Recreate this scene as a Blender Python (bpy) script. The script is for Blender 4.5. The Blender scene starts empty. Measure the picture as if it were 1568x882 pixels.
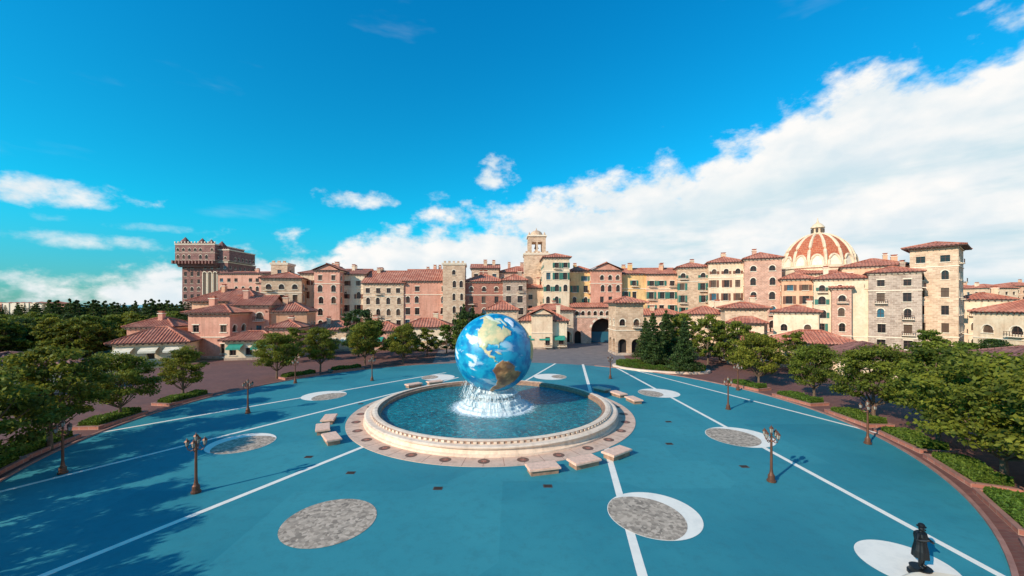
import bpy, math, random
import numpy as np
from mathutils import Vector, Matrix, noise
random.seed(11)
rng = np.random.default_rng(5)
H = 11.2
scene = bpy.context.scene
COL = scene.collection

# ------------------------------------------------------------------ node helpers
def new_mat(name):
    m = bpy.data.materials.new(name); m.use_nodes = True
    nt = m.node_tree; nt.nodes.clear()
    out = nt.nodes.new('ShaderNodeOutputMaterial')
    b = nt.nodes.new('ShaderNodeBsdfPrincipled')
    nt.links.new(b.outputs[0], out.inputs[0])
    return m, nt, b, out
def inp(nt, sock, v):
    if isinstance(v, (int, float)): sock.default_value = v
    elif isinstance(v, (tuple, list)):
        sock.default_value = tuple(v) + (1,) if len(v) == 3 and len(sock.default_value) == 4 else tuple(v)
    else: nt.links.new(v, sock)
def MA(nt, op, a, b=0.0, c=0.0):
    n = nt.nodes.new('ShaderNodeMath'); n.operation = op
    inp(nt, n.inputs[0], a); inp(nt, n.inputs[1], b); inp(nt, n.inputs[2], c)
    return n.outputs[0]
def MIX(nt, f, a, b, mode='MIX'):
    n = nt.nodes.new('ShaderNodeMix'); n.data_type = 'RGBA'; n.blend_type = mode
    inp(nt, n.inputs[0], f); inp(nt, n.inputs[6], a); inp(nt, n.inputs[7], b)
    return n.outputs[2]
def MR(nt, v, a, b, c=0.0, d=1.0, smooth=False):
    n = nt.nodes.new('ShaderNodeMapRange')
    if smooth: n.interpolation_type = 'SMOOTHSTEP'
    inp(nt, n.inputs[0], v); inp(nt, n.inputs[1], a); inp(nt, n.inputs[2], b); inp(nt, n.inputs[3], c); inp(nt, n.inputs[4], d)
    return n.outputs[0]
def NOISE(nt, vec, scale, detail=4, rough=.55, dist=0.0):
    n = nt.nodes.new('ShaderNodeTexNoise'); n.inputs['Scale'].default_value = scale
    n.inputs['Detail'].default_value = detail; n.inputs['Roughness'].default_value = rough
    n.inputs['Distortion'].default_value = dist
    if vec is not None: nt.links.new(vec, n.inputs['Vector'])
    return n.outputs[0]
def TC(nt, which='Object'):
    return nt.nodes.new('ShaderNodeTexCoord').outputs[which]
def POS(nt): return nt.nodes.new('ShaderNodeNewGeometry').outputs['Position']
def RND(nt): return nt.nodes.new('ShaderNodeObjectInfo').outputs['Random']
def BUMP(nt, b, h, strength=.4, dist=.05):
    n = nt.nodes.new('ShaderNodeBump'); n.inputs['Strength'].default_value = strength
    n.inputs['Distance'].default_value = dist
    nt.links.new(h, n.inputs['Height']); nt.links.new(n.outputs[0], b.inputs['Normal'])
def mul(c, k): return tuple(min(1, x*k) for x in c)

def m_plain(name, c, rough=.7, metal=0.0, var=.18, scale=1.5):
    m, nt, b, o = new_mat(name)
    n = NOISE(nt, POS(nt), scale, 4)
    inp(nt, b.inputs['Base Color'], MIX(nt, MR(nt, n, .3, .7), mul(c, 1-var), mul(c, 1+var)))
    b.inputs['Roughness'].default_value = rough; b.inputs['Metallic'].default_value = metal
    return m
def m_stucco(name, c, c2=None):
    c2 = c2 or mul(c, .72)
    m, nt, b, o = new_mat(name)
    p = POS(nt)
    n1 = NOISE(nt, p, .35, 5, .65); n2 = NOISE(nt, p, 2.2, 4, .7)
    base = MIX(nt, MR(nt, n1, .40, .68), c, c2)
    base = MIX(nt, MR(nt, n2, .48, .76, 0, .55), base, mul(c2, .66))
    mp = nt.nodes.new('ShaderNodeMapping'); mp.inputs['Scale'].default_value = (1.6, 1.6, .12)
    nt.links.new(p, mp.inputs[0])
    st = NOISE(nt, mp.outputs[0], 1.0, 3)
    base = MIX(nt, MR(nt, st, .52, .72, 0, .45), base, mul(c2, .58))
    base = MIX(nt, 1.0, base, MIX(nt, RND(nt), (.88, .80, .74), (1.06, 1.06, 1.05)), 'MULTIPLY')
    inp(nt, b.inputs['Base Color'], base); b.inputs['Roughness'].default_value = .9
    BUMP(nt, b, n2, .3, .04)
    return m
def m_stone(name, c, c2, mortar, bw=.9, bh=.42):
    m, nt, b, o = new_mat(name)
    uv = TC(nt, 'UV')
    br = nt.nodes.new('ShaderNodeTexBrick'); nt.links.new(uv, br.inputs['Vector'])
    br.inputs['Scale'].default_value = 1; br.inputs['Brick Width'].default_value = bw; br.inputs['Row Height'].default_value = bh
    br.inputs['Mortar Size'].default_value = .035; br.inputs['Bias'].default_value = 0
    br.inputs['Color1'].default_value = (*c, 1); br.inputs['Color2'].default_value = (*c2, 1); br.inputs['Mortar'].default_value = (*mortar, 1)
    n = NOISE(nt, POS(nt), .6, 5, .7)
    col = MIX(nt, MR(nt, n, .42, .72, 0, .65), br.outputs[0], mul(c2, .66))
    col = MIX(nt, 1.0, col, MIX(nt, RND(nt), (.90, .82, .76), (1.06, 1.05, 1.04)), 'MULTIPLY')
    inp(nt, b.inputs['Base Color'], col); b.inputs['Roughness'].default_value = .9
    BUMP(nt, b, br.outputs[0], .5, .05)
    return m
def m_roof(name, c, c2, c3):
    m, nt, b, o = new_mat(name)
    uv = TC(nt, 'UV')
    br = nt.nodes.new('ShaderNodeTexBrick'); nt.links.new(uv, br.inputs['Vector'])
    br.offset = 0
    br.inputs['Scale'].default_value = 1; br.inputs['Brick Width'].default_value = .6; br.inputs['Row Height'].default_value = .5
    br.inputs['Mortar Size'].default_value = .04
    br.inputs['Color1'].default_value = (*c, 1); br.inputs['Color2'].default_value = (*c2, 1); br.inputs['Mortar'].default_value = (*mul(c2, .35), 1)
    n = NOISE(nt, POS(nt), .5, 4, .7); n2 = NOISE(nt, POS(nt), 2.5, 3)
    col = MIX(nt, MR(nt, n, .45, .7, 0, .7), br.outputs[0], c3)
    col = MIX(nt, MR(nt, n2, .5, .75, 0, .5), col, mul(c, .5))
    inp(nt, b.inputs['Base Color'], col); b.inputs['Roughness'].default_value = .85
    return m
def m_glass(name, c):
    m, nt, b, o = new_mat(name)
    b.inputs['Base Color'].default_value = (*c, 1); b.inputs['Roughness'].default_value = .12
    b.inputs['Specular IOR Level'].default_value = .5
    return m
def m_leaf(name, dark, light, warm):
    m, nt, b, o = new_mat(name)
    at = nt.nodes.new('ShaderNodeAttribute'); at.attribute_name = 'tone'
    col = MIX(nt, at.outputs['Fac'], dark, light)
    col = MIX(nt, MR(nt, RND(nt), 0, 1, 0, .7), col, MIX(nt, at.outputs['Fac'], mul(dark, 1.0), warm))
    inp(nt, b.inputs['Base Color'], col); b.inputs['Roughness'].default_value = .6; b.inputs['Specular IOR Level'].default_value = .2
    tr = nt.nodes.new('ShaderNodeBsdfTranslucent'); inp(nt, tr.inputs[0], MIX(nt, .5, col, warm))
    mx = nt.nodes.new('ShaderNodeMixShader'); mx.inputs[0].default_value = .38
    nt.links.new(b.outputs[0], mx.inputs[1]); nt.links.new(tr.outputs[0], mx.inputs[2]); nt.links.new(mx.outputs[0], o.inputs[0])
    return m

CREAM = m_stucco('cream_stucco', (.88, .66, .46), (.74, .49, .32))
CREAML = m_stucco('pale_cream_stucco', (.92, .77, .57), (.81, .60, .41))
YELLOW = m_stucco('ochre_stucco', (.90, .60, .27), (.76, .44, .19))
PINK = m_stucco('pink_stucco', (.80, .41, .30), (.64, .29, .20))
ORANGE = m_stucco('peach_stucco', (.87, .51, .32), (.71, .37, .22))
TAN = m_stone('tan_stone', (.78, .56, .38), (.54, .35, .23), (.76, .57, .42))
GREYS = m_stone('grey_stone', (.56, .42, .33), (.34, .235, .18), (.62, .49, .39))
PINKS = m_stone('pink_stone', (.76, .42, .30), (.54, .28, .20), (.76, .54, .42), .7, .35)
BRICK = m_stone('red_brick', (.50, .18, .12), (.36, .125, .09), (.50, .30, .22), .8, .35)
TRIM = m_plain('pale_stone_trim', (.84, .68, .51), .8, var=.1)
WOODD = m_plain('dark_wood', (.09, .04, .028), .7)
ROOF = m_roof('terracotta_tiles', (.60, .20, .115), (.44, .13, .08), (.68, .32, .21))
ROOFB = m_roof('brown_tiles', (.26, .11, .09), (.19, .075, .06), (.32, .15, .12))
GL1 = m_glass('window_glass', (.022, .02, .02)); GL2 = m_glass('curtained_glass', (.12, .075, .05)); GL3 = m_glass('blue_glass', (.03, .12, .17))
SHG = m_plain('green_shutter', (.035, .15, .11), .6); SHB = m_plain('brown_shutter', (.20, .075, .04), .6)
AWG = m_plain('green_awning', (.03, .27, .19), .8); AWW = m_plain('cream_awning', (.8, .68, .52), .8)
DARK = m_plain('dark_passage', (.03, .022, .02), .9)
BARK = m_plain('bark', (.15, .095, .06), .95, var=.35, scale=6)
LEAF = m_leaf('leaf_green', (.042, .064, .010), (.23, .26, .03), (.38, .32, .035))
LEAFD = m_leaf('leaf_dark', (.020, .042, .014), (.08, .135, .035), (.13, .16, .03))
LEAFM = m_leaf('leaf_mid', (.035, .07, .012), (.16, .23, .03), (.27, .27, .03))
HEDGEM = m_leaf('hedge_leaf', (.03, .07, .012), (.15, .24, .03), (.21, .25, .03))
BRONZE = m_plain('lamp_bronze', (.16, .065, .035), .5, .4)
STATB = m_plain('statue_bronze', (.02, .022, .024), .4, .6)
LGLASS = m_glass('lantern_glass', (.35, .33, .28))
BENCHM = m_plain('bench_stone', (.80, .49, .35), .8, var=.15, scale=4)

# ------------------------------------------------------------------ mesh builder
class MB:
    def __init__(s): s.v = []; s.f = []; s.m = []; s.uv = []
    def poly(s, pts, m, uvs=None):
        i = len(s.v); s.v.extend([tuple(p) for p in pts]); s.f.append(tuple(range(i, i+len(pts)))); s.m.append(m)
        if uvs is None:
            a, b_, c = Vector(pts[0]), Vector(pts[1]), Vector(pts[2])
            n = (b_-a).cross(c-a)
            if n.length > 1e-9: n.normalize()
            if abs(n.z) > .95: uvs = [(p[0], p[1]) for p in pts]
            else:
                t = Vector((-n.y, n.x)); 
                if t.length > 1e-9: t.normalize()
                uvs = [(p[0]*t.x+p[1]*t.y, p[2]) for p in pts]
        s.uv.extend(uvs)
    def box(s, x0, x1, y0, y1, z0, z1, m, M=None):
        c = [Vector((x, y, z)) for z in (z0, z1) for y in (y0, y1) for x in (x0, x1)]
        if M: c = [M @ p for p in c]
        for q in ((0, 2, 3, 1), (4, 5, 7, 6), (0, 1, 5, 4), (1, 3, 7, 5), (3, 2, 6, 7), (2, 0, 4, 6)):
            s.poly([c[k] for k in q], m)
    def tube(s, pts, rad, m, n=6, cap=True):
        pts = [Vector(p) for p in pts]; rings = []
        for i, p in enumerate(pts):
            d = (pts[min(i+1, len(pts)-1)]-pts[max(i-1, 0)]); d.normalize()
            a = d.cross(Vector((0, 0, 1)) if abs(d.z) < .9 else Vector((1, 0, 0))); a.normalize(); b = d.cross(a)
            rings.append([p+(a*math.cos(t)+b*math.sin(t))*rad[i] for t in [2*math.pi*k/n for k in range(n)]])
        for i in range(len(pts)-1):
            for k in range(n):
                s.poly([rings[i][k], rings[i+1][k], rings[i+1][(k+1) % n], rings[i][(k+1) % n]], m)
        if cap:
            s.poly(rings[0], m); s.poly(rings[-1][::-1], m)
    def lathe(s, prof, m, cx=0, cy=0, n=24, fn=None, mats=None):
        rings = []
        for (r, z) in prof:
            ring = []
            for k in range(n):
                t = 2*math.pi*k/n
                rr, zz = (r, z) if fn is None else fn(r, z, t)
                ring.append((cx+rr*math.cos(t), cy+rr*math.sin(t), zz))
            rings.append(ring)
        for i in range(len(prof)-1):
            mm = mats[i] if mats else m
            for k in range(n):
                k2 = (k+1) % n
                s.poly([rings[i][k], rings[i][k2], rings[i+1][k2], rings[i+1][k]], mm)
    def build(s, name, parent=None, smooth=False):
        if not s.f: return None
        me = bpy.data.meshes.new(name); me.from_pydata(s.v, [], s.f)
        slots = []
        for m in s.m:
            if m not in slots: slots.append(m)
        for m in slots: me.materials.append(m)
        idx = {m.name: i for i, m in enumerate(slots)}
        me.polygons.foreach_set('material_index', [idx[m.name] for m in s.m])
        uvl = me.uv_layers.new(name='UVMap')
        uvl.data.foreach_set('uv', np.array(s.uv, dtype=np.float32).ravel())
        if smooth: me.polygons.foreach_set('use_smooth', [True]*len(me.polygons))
        me.update()
        o = bpy.data.objects.new(name, me); COL.objects.link(o)
        if parent: o.parent = parent
        return o
def empty(name, loc=(0, 0, 0), rz=0.0):
    e = bpy.data.objects.new(name, None); COL.objects.link(e); e.location = loc; e.rotation_euler = (0, 0, rz)
    e.empty_display_size = .5
    return e
def plan(b, d): return Vector((b/600*d, d))   # bearing (1/600 units of tangent) and distance from the survey point

# ------------------------------------------------------------------ architecture
def wall(W, G, A, B, z0, z1, m, floors, st):
    A = Vector(A); B = Vector(B); L = (B-A).length; t = (B-A)/L; n = Vector((t.y, -t.x))
    def P(s_, z, p=0.0):
        q = A+t*s_+n*p; return (q.x, q.y, z)
    def ob(mb, s0, s1, h0, h1, p0, p1, mm):
        c = [Vector(P(s_, h, p)) for h in (h0, h1) for p in (p1, p0) for s_ in (s0, s1)]
        for q in ((0, 2, 3, 1), (4, 5, 7, 6), (0, 1, 5, 4), (1, 3, 7, 5), (3, 2, 6, 7), (2, 0, 4, 6)):
            mb.poly([c[k] for k in q], mm)
    if not floors:
        W.poly([P(0, z0), P(L, z0), P(L, z1), P(0, z1)], m); return
    prev = z0
    for fl in floors:
        f0, f1, ops = fl
        if f0 > prev+.001: W.poly([P(0, prev), P(L, prev), P(L, f0), P(0, f0)], m)
        prev = f1; cur = 0
        for (s0, s1, h0, h1, arch, kind) in ops:
            if s0 < cur+.02 or s1 > L-.02: continue
            W.poly([P(cur, f0), P(s0, f0), P(s0, f1), P(cur, f1)], m); cur = s1
            if h0 > f0+.01: W.poly([P(s0, f0), P(s1, f0), P(s1, h0), P(s0, h0)], m)
            w = s1-s0; dp = .28 if kind == 'win' else (.9 if kind == 'arch' else 3.0)
            if arch:
                r = w/2; hs = h1-r; K = 8
                arc = [(s0+r-r*math.cos(math.pi*k/K), hs+r*math.sin(math.pi*k/K)) for k in range(K+1)]
                for k in range(K):
                    a0, a1 = arc[k], arc[k+1]
                    W.poly([P(a0[0], a0[1]), P(a1[0], a1[1]), P(a1[0], f1), P(a0[0], f1)], m)
            else:
                hs = h1; arc = [(s0, h1), (s1, h1)]
                W.poly([P(s0, h1), P(s1, h1), P(s1, f1), P(s0, f1)], m)
            outl = [(s0, h0)]+arc+[(s1, h0)] if arch else [(s0, h0), (s0, h1), (s1, h1), (s1, h0)]
            for k in range(len(outl)):
                a0, a1 = outl[k], outl[(k+1) % len(outl)]
                if abs(a0[0]-a1[0])+abs(a0[1]-a1[1]) < 1e-5: continue
                W.poly([P(*a0), P(*a1), P(*a1, -dp), P(*a0, -dp)], st['trim'] if kind == 'win' else m)
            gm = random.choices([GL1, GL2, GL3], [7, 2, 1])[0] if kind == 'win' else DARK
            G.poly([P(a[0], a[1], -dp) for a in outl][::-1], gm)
            if kind == 'win':
                fm = st['frame']
                ob(G, s0+w/2-.04, s0+w/2+.04, h0, h1-.02, -dp+.01, -dp+.07, fm)
                ob(G, s0, s1, h0+(hs-h0)*.62, h0+(hs-h0)*.62+.07, -dp+.01, -dp+.08, fm)
                ob(G, s0-.15, s1+.15, h0-.16, h0, -.02, .14, st['trim'])
                if st.get('hood') and not arch: ob(G, s0-.12, s1+.12, h1, h1+.2, -.02, .10, st['trim'])
                if arch:
                    r0 = w/2; K = 6
                    for k in range(K):
                        t0, t1 = math.pi*k/K, math.pi*(k+1)/K
                        pa = [(s0+w/2-rr*math.cos(tt), hs+rr*math.sin(tt)) for rr, tt in ((r0, t0), (r0+.2, t0), (r0+.2, t1), (r0, t1))]
                        G.poly([P(a[0], a[1], .06) for a in pa], st['trim'])
                if st.get('shutter') and random.random() < .8:
                    sm = st['shutter']; sw = w*.46
                    ob(G, s0-sw-.03, s0-.03, h0, hs, -.02, .07, sm); ob(G, s1+.03, s1+.03+sw, h0, hs, -.02, .07, sm)
                if st.get('balc') and random.random() < .18:
                    ob(G, s0-.4, s1+.4, h0-.5, h0-.36, -.02, .8, st['trim'])
                    for k in range(7):
                        q = s0-.35+(w+.7)*k/6; ob(G, q-.03, q+.03, h0-.36, h0+.45, .68, .74, WOODD)
                    ob(G, s0-.4, s1+.4, h0+.45, h0+.52, .66, .76, WOODD)
        W.poly([P(cur, f0), P(L, f0), P(L, f1), P(cur, f1)], m)
    if prev < z1-.001: W.poly([P(0, prev), P(L, prev), P(L, z1), P(0, z1)], m)

def gen_floors(L, z0, z1, st):
    fh = st.get('fh', 3.4); nf = max(1, int((z1-z0-.3)/fh)); fh = (z1-z0-.4)/nf
    nc = max(1, int(L/st.get('cw', 2.9))); cw = L/nc; out = []
    skipcols = [random.random() < .07 for _ in range(nc)]
    for i in range(nf):
        f0 = z0+i*fh; f1 = f0+fh; ops = []
        top = i == nf-1
        ar = st.get('arch', .2); archrow = random.random() < ar
        rw = random.uniform(.85, 1.15)
        for c in range(nc):
            cx = (c+.5)*cw
            if i == 0 and st.get('arc'):
                w = min(cw*.7, 2.6); ops.append((cx-w/2, cx+w/2, f0, min(f0+fh*.86, f0+3.6), True, 'arch')); continue
            if skipcols[c] or random.random() < .06: continue
            w = st.get('ww', 1.32)*rw; h = st.get('wh', 2.05)
            if top and fh > 2.5: h *= .72
            w = min(w, cw*.5); hb = f0+min(1.0, fh*.3)
            h = min(h, fh-1.25 if fh > 2.4 else fh*.5)
            cxx = cx+random.uniform(-.15, .15)
            ops.append((cxx-w/2, cxx+w/2, hb, hb+h, archrow, 'win'))
        out.append((f0, f1, ops))
    return out

def roof_plane(mb, o, xd, up, L, a, b, m, lam=.6, amp=.07):
    o = Vector(o); xd = Vector(xd).normalized(); up = Vector(up); n = xd.cross(up).normalized()
    if n.z < 0: n = -n
    k = max(4, int(L/lam*4)); S = []
    ul = up.length
    for i in range(k+1):
        s_ = L*i/k
        tm = 1.0
        if a > 0: tm = min(tm, s_/a)
        if b > 0: tm = min(tm, (L-s_)/b)
        off = n*(amp*math.sin(2*math.pi*s_/lam))
        S.append((o+xd*s_+off, o+xd*s_+up*tm+off, s_, tm*ul))
    for i in range(k):
        p, q = S[i], S[i+1]
        mb.poly([p[0], q[0], q[1], p[1]], m, [(p[2], 0), (q[2], 0), (q[2], q[3]), (p[2], p[3])])

def roofing(Rf, T, L, D, z, kind, rise, m, ov=.6, lam=.7, x0=0, y0=0):
    xa, xb, ya, yb = x0-ov, x0+L+ov, y0-ov, y0+D+ov
    w, dd = xb-xa, yb-ya
    th = .22
    T.box(xa+.05, xb-.05, ya+.05, yb-.05, z-.02, z+th-.08, WOODD)
    z = z+th
    if kind in ('hip', 'pyr'):
        if w >= dd:
            e = dd/2
            e = min(e, w/2)
            roof_plane(Rf, (xa, ya, z), (1, 0, 0), (0, dd/2, rise), w, e, e, m, lam)
            roof_plane(Rf, (xb, yb, z), (-1, 0, 0), (0, -dd/2, rise), w, e, e, m, lam)
            roof_plane(Rf, (xb, ya, z), (0, 1, 0), (-e, 0, rise), dd, dd/2, dd/2, m, lam)
            roof_plane(Rf, (xa, yb, z), (0, -1, 0), (e, 0, rise), dd, dd/2, dd/2, m, lam)
            r0, r1 = (xa+e, ya+dd/2, z+rise), (xb-e, ya+dd/2, z+rise)
        else:
            e = w/2
            roof_plane(Rf, (xa, ya, z), (1, 0, 0), (0, e, rise), w, w/2, w/2, m, lam)
            roof_plane(Rf, (xb, yb, z), (-1, 0, 0), (0, -e, rise), w, w/2, w/2, m, lam)
            roof_plane(Rf, (xb, ya, z), (0, 1, 0), (-w/2, 0, rise), dd, e, e, m, lam)
            roof_plane(Rf, (xa, yb, z), (0, -1, 0), (w/2, 0, rise), dd, e, e, m, lam)
            r0, r1 = (xa+w/2, ya+e, z+rise), (xa+w/2, yb-e, z+rise)
        up = Vector((0, 0, .05))
        for (p, q) in ((r0, r1), ((xa, ya, z), r0), ((xb, ya, z), r1 if w >= dd else r0), ((xa, yb, z), r0 if w >= dd else r1), ((xb, yb, z), r1)):
            if (Vector(p)-Vector(q)).length > .1: Rf.tube([Vector(p)+up, Vector(q)+up], [.16, .16], m, 5)
    elif kind == 'gable':
        roof_plane(Rf, (xa, ya, z), (1, 0, 0), (0, dd/2, rise), w, 0, 0, m, lam)
        roof_plane(Rf, (xb, yb, z), (-1, 0, 0), (0, -dd/2, rise), w, 0, 0, m, lam)
        Rf.tube([(xa, ya+dd/2, z+rise+.05), (xb, ya+dd/2, z+rise+.05)], [.17, .17], m, 5)
    elif kind == 'fgable':
        roof_plane(Rf, (xb, ya, z), (0, 1, 0), (-w/2, 0, rise), dd, 0, 0, m, lam)
        roof_plane(Rf, (xa, yb, z), (0, -1, 0), (w/2, 0, rise), dd, 0, 0, m, lam)
        Rf.tube([(xa+w/2, ya, z+rise+.05), (xa+w/2, yb, z+rise+.05)], [.17, .17], m, 5)
    elif kind == 'shed':
        roof_plane(Rf, (xa, ya, z), (1, 0, 0), (0, dd, rise), w, 0, 0, m, lam)

def building(name, b0, d0, b1, d1, depth, zt, wm, roof='hip', rise=2.0, rm=None, z0=0.0, parent=None, ov=.6, chim=1, lam=.7, awn=None, course=True, **st):
    rm = rm or ROOF
    p0, p1 = plan(b0, d0), plan(b1, d1)
    v = p1-p0; L = v.length; a = math.atan2(v.y, v.x)
    e = empty(name, (p0.x, p0.y, 0), a)
    if parent: e.parent = parent
    st.setdefault('trim', TRIM); st.setdefault('frame', WOODD)
    st.setdefault('hood', random.random() < .5); st.setdefault('balc', True)
    W, G, T, Rf = MB(), MB(), MB(), MB()
    fl = gen_floors(L, z0, zt, st)
    wall(W, G, (0, 0), (L, 0), z0, zt, wm, fl, st)
    wall(W, G, (L, 0), (L, depth), z0, zt, wm, gen_floors(depth, z0, zt, st), st)
    wall(W, G, (0, depth), (0, 0), z0, zt, wm, gen_floors(depth, z0, zt, st), st)
    wall(W, G, (L, depth), (0, depth), z0, zt, wm, None, st)
    if course:
        for i, f in enumerate(fl):
            if i == 1 or (i == len(fl)-1 and random.random() < .6 and i > 1):
                T.box(-.12, L+.12, -.12, depth+.1, f[0]-.12, f[0]+.08, st['trim'])
    T.box(-.2, L+.2, -.2, depth+.2, zt-.3, zt-.03, st['trim'])
    T.box(-.1, L+.1, -.1, depth+.1, z0, z0+.5, GREYS)
    nb = int(L/.9)
    if roof not in ('flat',):
        for i in range(nb+1):
            x = L*i/max(nb, 1); T.box(x-.08, x+.08, -ov*.85, -.2, zt-.22, zt-.021, WOODD)
    if roof == 'flat':
        T.box(-.3, L+.3, -.3, .12, zt, zt+.35, st['trim']); T.box(-.3, L+.3, depth-.12, depth+.3, zt, zt+.35, st['trim'])
        T.box(-.3, .12, .12, depth-.12, zt, zt+.35, st['trim']); T.box(L-.12, L+.3, .12, depth-.12, zt, zt+.35, st['trim'])
        T.box(.12, L-.12, .12, depth-.12, zt-.02, zt+.1, ROOFB)
        k = int(L/1.2)
        for i in range(k):
            x = (i+.25)*L/k; T.box(x, x+.5*L/k, -.28, .1, zt+.351, zt+.9, wm)
    else:
        if roof == 'gable':
            for x in (0, L):
                W.poly([(x, 0, zt), (x, depth, zt), (x, depth/2, zt+rise)], wm)
        if roof == 'fgable':
            W.poly([(0, 0, zt), (L, 0, zt), (L/2, 0, zt+rise)], wm); W.poly([(0, depth, zt), (L, depth, zt), (L/2, depth, zt+rise)], wm)
        roofing(Rf, T, L, depth, zt, roof, rise, rm, ov, lam)
    for i in range(chim):
        x = random.uniform(.15, .85)*L; y = random.uniform(.3, .7)*depth; h = zt+rise+random.uniform(.6, 1.5) if roof != 'flat' else zt+2.2
        w = random.uniform(.4, .65)
        T.box(x-w, x+w, y-.45, y+.45, zt-.1, h, wm); T.box(x-w-.12, x+w+.12, y-.57, y+.57, h, h+.18, st['trim'])
        T.box(x-w+.1, x+w-.1, y-.35, y+.35, h+.18, h+.5, ROOF); T.box(x-w-.05, x+w+.05, y-.5, y+.5, h+.5, h+.6, ROOF)
    if awn:
        nA = max(1, int(L/3.4))
        for i in range(nA):
            x = (i+.5)*L/nA
            T.poly([(x-1.3, -.05, 3.3), (x+1.3, -.05, 3.3), (x+1.3, -1.6, 2.6), (x-1.3, -1.6, 2.6)], awn)
            T.poly([(x-1.3, -1.6, 2.6), (x+1.3, -1.6, 2.6), (x+1.3, -1.62, 2.25), (x-1.3, -1.62, 2.25)], awn)
    W.build('walls', e); G.build('windows', e); T.build('trim', e); Rf.build('roof', e)
    return e

HB = 'hotel_building'
building(HB, -384, 112, -322, 114, 14, 18.6, TAN, 'hip', 2.0, arch=.3)
building('stone_turret', -369, 118, -344, 118.5, 5, 23.4, TAN, 'flat', 0, chim=0, balc=False)
building(HB, -324, 118, -262, 119, 14, 20.4, CREAML, 'hip', 2.2, shutter=SHB, chim=2)
building(HB, -303, 115.5, -264, 116, 12, 21.2, PINK, 'fgable', 1.8, arch=.8)
building(HB, -264, 119.6, -226, 120, 14, 20.3, CREAML, 'gable', 2, chim=2, shutter=SHB)
building(HB, -228, 117.5, -166, 118, 15, 17.4, TAN, 'gable', 4.2, chim=3, cw=2.7, arch=.4)
building(HB, -166, 118.4, -98, 118.8, 15, 18.1, PINK, 'gable', 4.0, chim=3, cw=2.6)
building('stone_turret', -106, 116.5, -72, 117, 8, 23.2, TAN, 'flat', 0, chim=0, arch=1, cw=1.8, ww=.9)
building(HB, -72, 118.5, -14, 119, 14, 18.0, BRICK, 'hip', 2.6, chim=2, arch=.5)
building(HB, -62, 134, -20, 134.5, 12, 23.4, TAN, 'gable', 1.8, chim=2)
building(HB, -20, 136, 44, 136, 12, 22.2, PINKS, 'hip', 2.4, chim=3)
building(HB, -14, 117, 22, 117, 12, 18.2, GREYS, 'hip', 2.0, chim=1)
building(HB, 20, 119.5, 52, 120, 12, 16.0, CREAM, 'shed', 2.6, chim=1)
building(HB, 49, 115.5, 88, 115.5, 13, 24.9, CREAML, 'hip', 1.5, arch=.8, shutter=SHG, chim=0, cw=2.3)
building(HB, 88, 119.8, 121, 119.6, 12, 21.2, YELLOW, 'hip', 1.7, shutter=SHG, chim=1, cw=2.3)
building(HB, 121, 117.6, 168, 117.6, 14, 21.4, PINK, 'fgable', 2.2, arch=.8, chim=0, cw=2.3)
building(HB, 168, 119.6, 206, 119.4, 12, 20.4, YELLOW, 'gable', 2.0, shutter=SHG, chim=2, cw=2.5)
building(HB, 206, 118.8, 254, 118, 12, 20.2, ORANGE, 'gable', 2.2, shutter=SHG, chim=2, cw=2.5)
building(HB, 254, 116.6, 301, 114.6, 12, 22.0, TAN, 'hip', 1.7, arch=.4, shutter=SHG, chim=1, cw=2.7)
building(HB, 301, 113, 356, 110, 13, 23.0, CREAM, 'hip', 2.0, arch=.5, chim=1, cw=3.0, shutter=SHB)
building(HB, 356, 108, 413, 104.5, 13, 23.5, PINKS, 'hip', 2.0, arch=.6, chim=1, cw=3.2)
building(HB, 440, 116, 560, 108, 12, 20.0, CREAM, 'gable', 2.0, arch=.4, chim=2)
building(HB, 505, 104, 610, 96, 12, 20.8, ORANGE, 'hip', 2.3, arch=.4, chim=2)
building(HB, 413, 102.5, 462, 99.5, 11, 17.6, ORANGE, 'hip', 1.8, arch=.3, shutter=SHB, cw=2.6)
building(HB, 462, 98.5, 546, 93, 12, 17.3, CREAML, 'hip', 2.0, arch=.5, shutter=SHG, cw=2.6)
building(HB, 490, 95.5, 520, 93.6, 4, 15.0, PINKS, 'shed', 1.3, arch=1, chim=0, cw=2.3)
building(HB, 546, 92.4, 628, 87, 13, 18.4, GREYS, 'hip', 1.6, arch=.4, cw=3.0, ww=1.3)
building('stone_tower', 609, 91.5, 684, 85.5, 11, 24.0, TAN, 'hip', 1.4, arch=.3, cw=3.6, ww=1.3, ov=1.3, chim=0)
building('cream_house', 706, 80, 800, 70, 14, 9.6, CREAML, 'hip', 2.4, chim=1, arch=.8, ww=1.8, wh=2.2, cw=5)
building('cream_house', 690, 95, 770, 90, 10, 12.2, CREAM, 'hip', 1.6, chim=1)
for i, (b0, b1, d, z, mm) in enumerate(((684, 730, 190, 19.0, ORANGE), (728, 775, 180, 18.6, CREAM), (770, 830, 200, 20.5, ORANGE))):
    building('distant_building', b0, d, b1, d, 15, z, mm, 'hip', 2.0)
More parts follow.
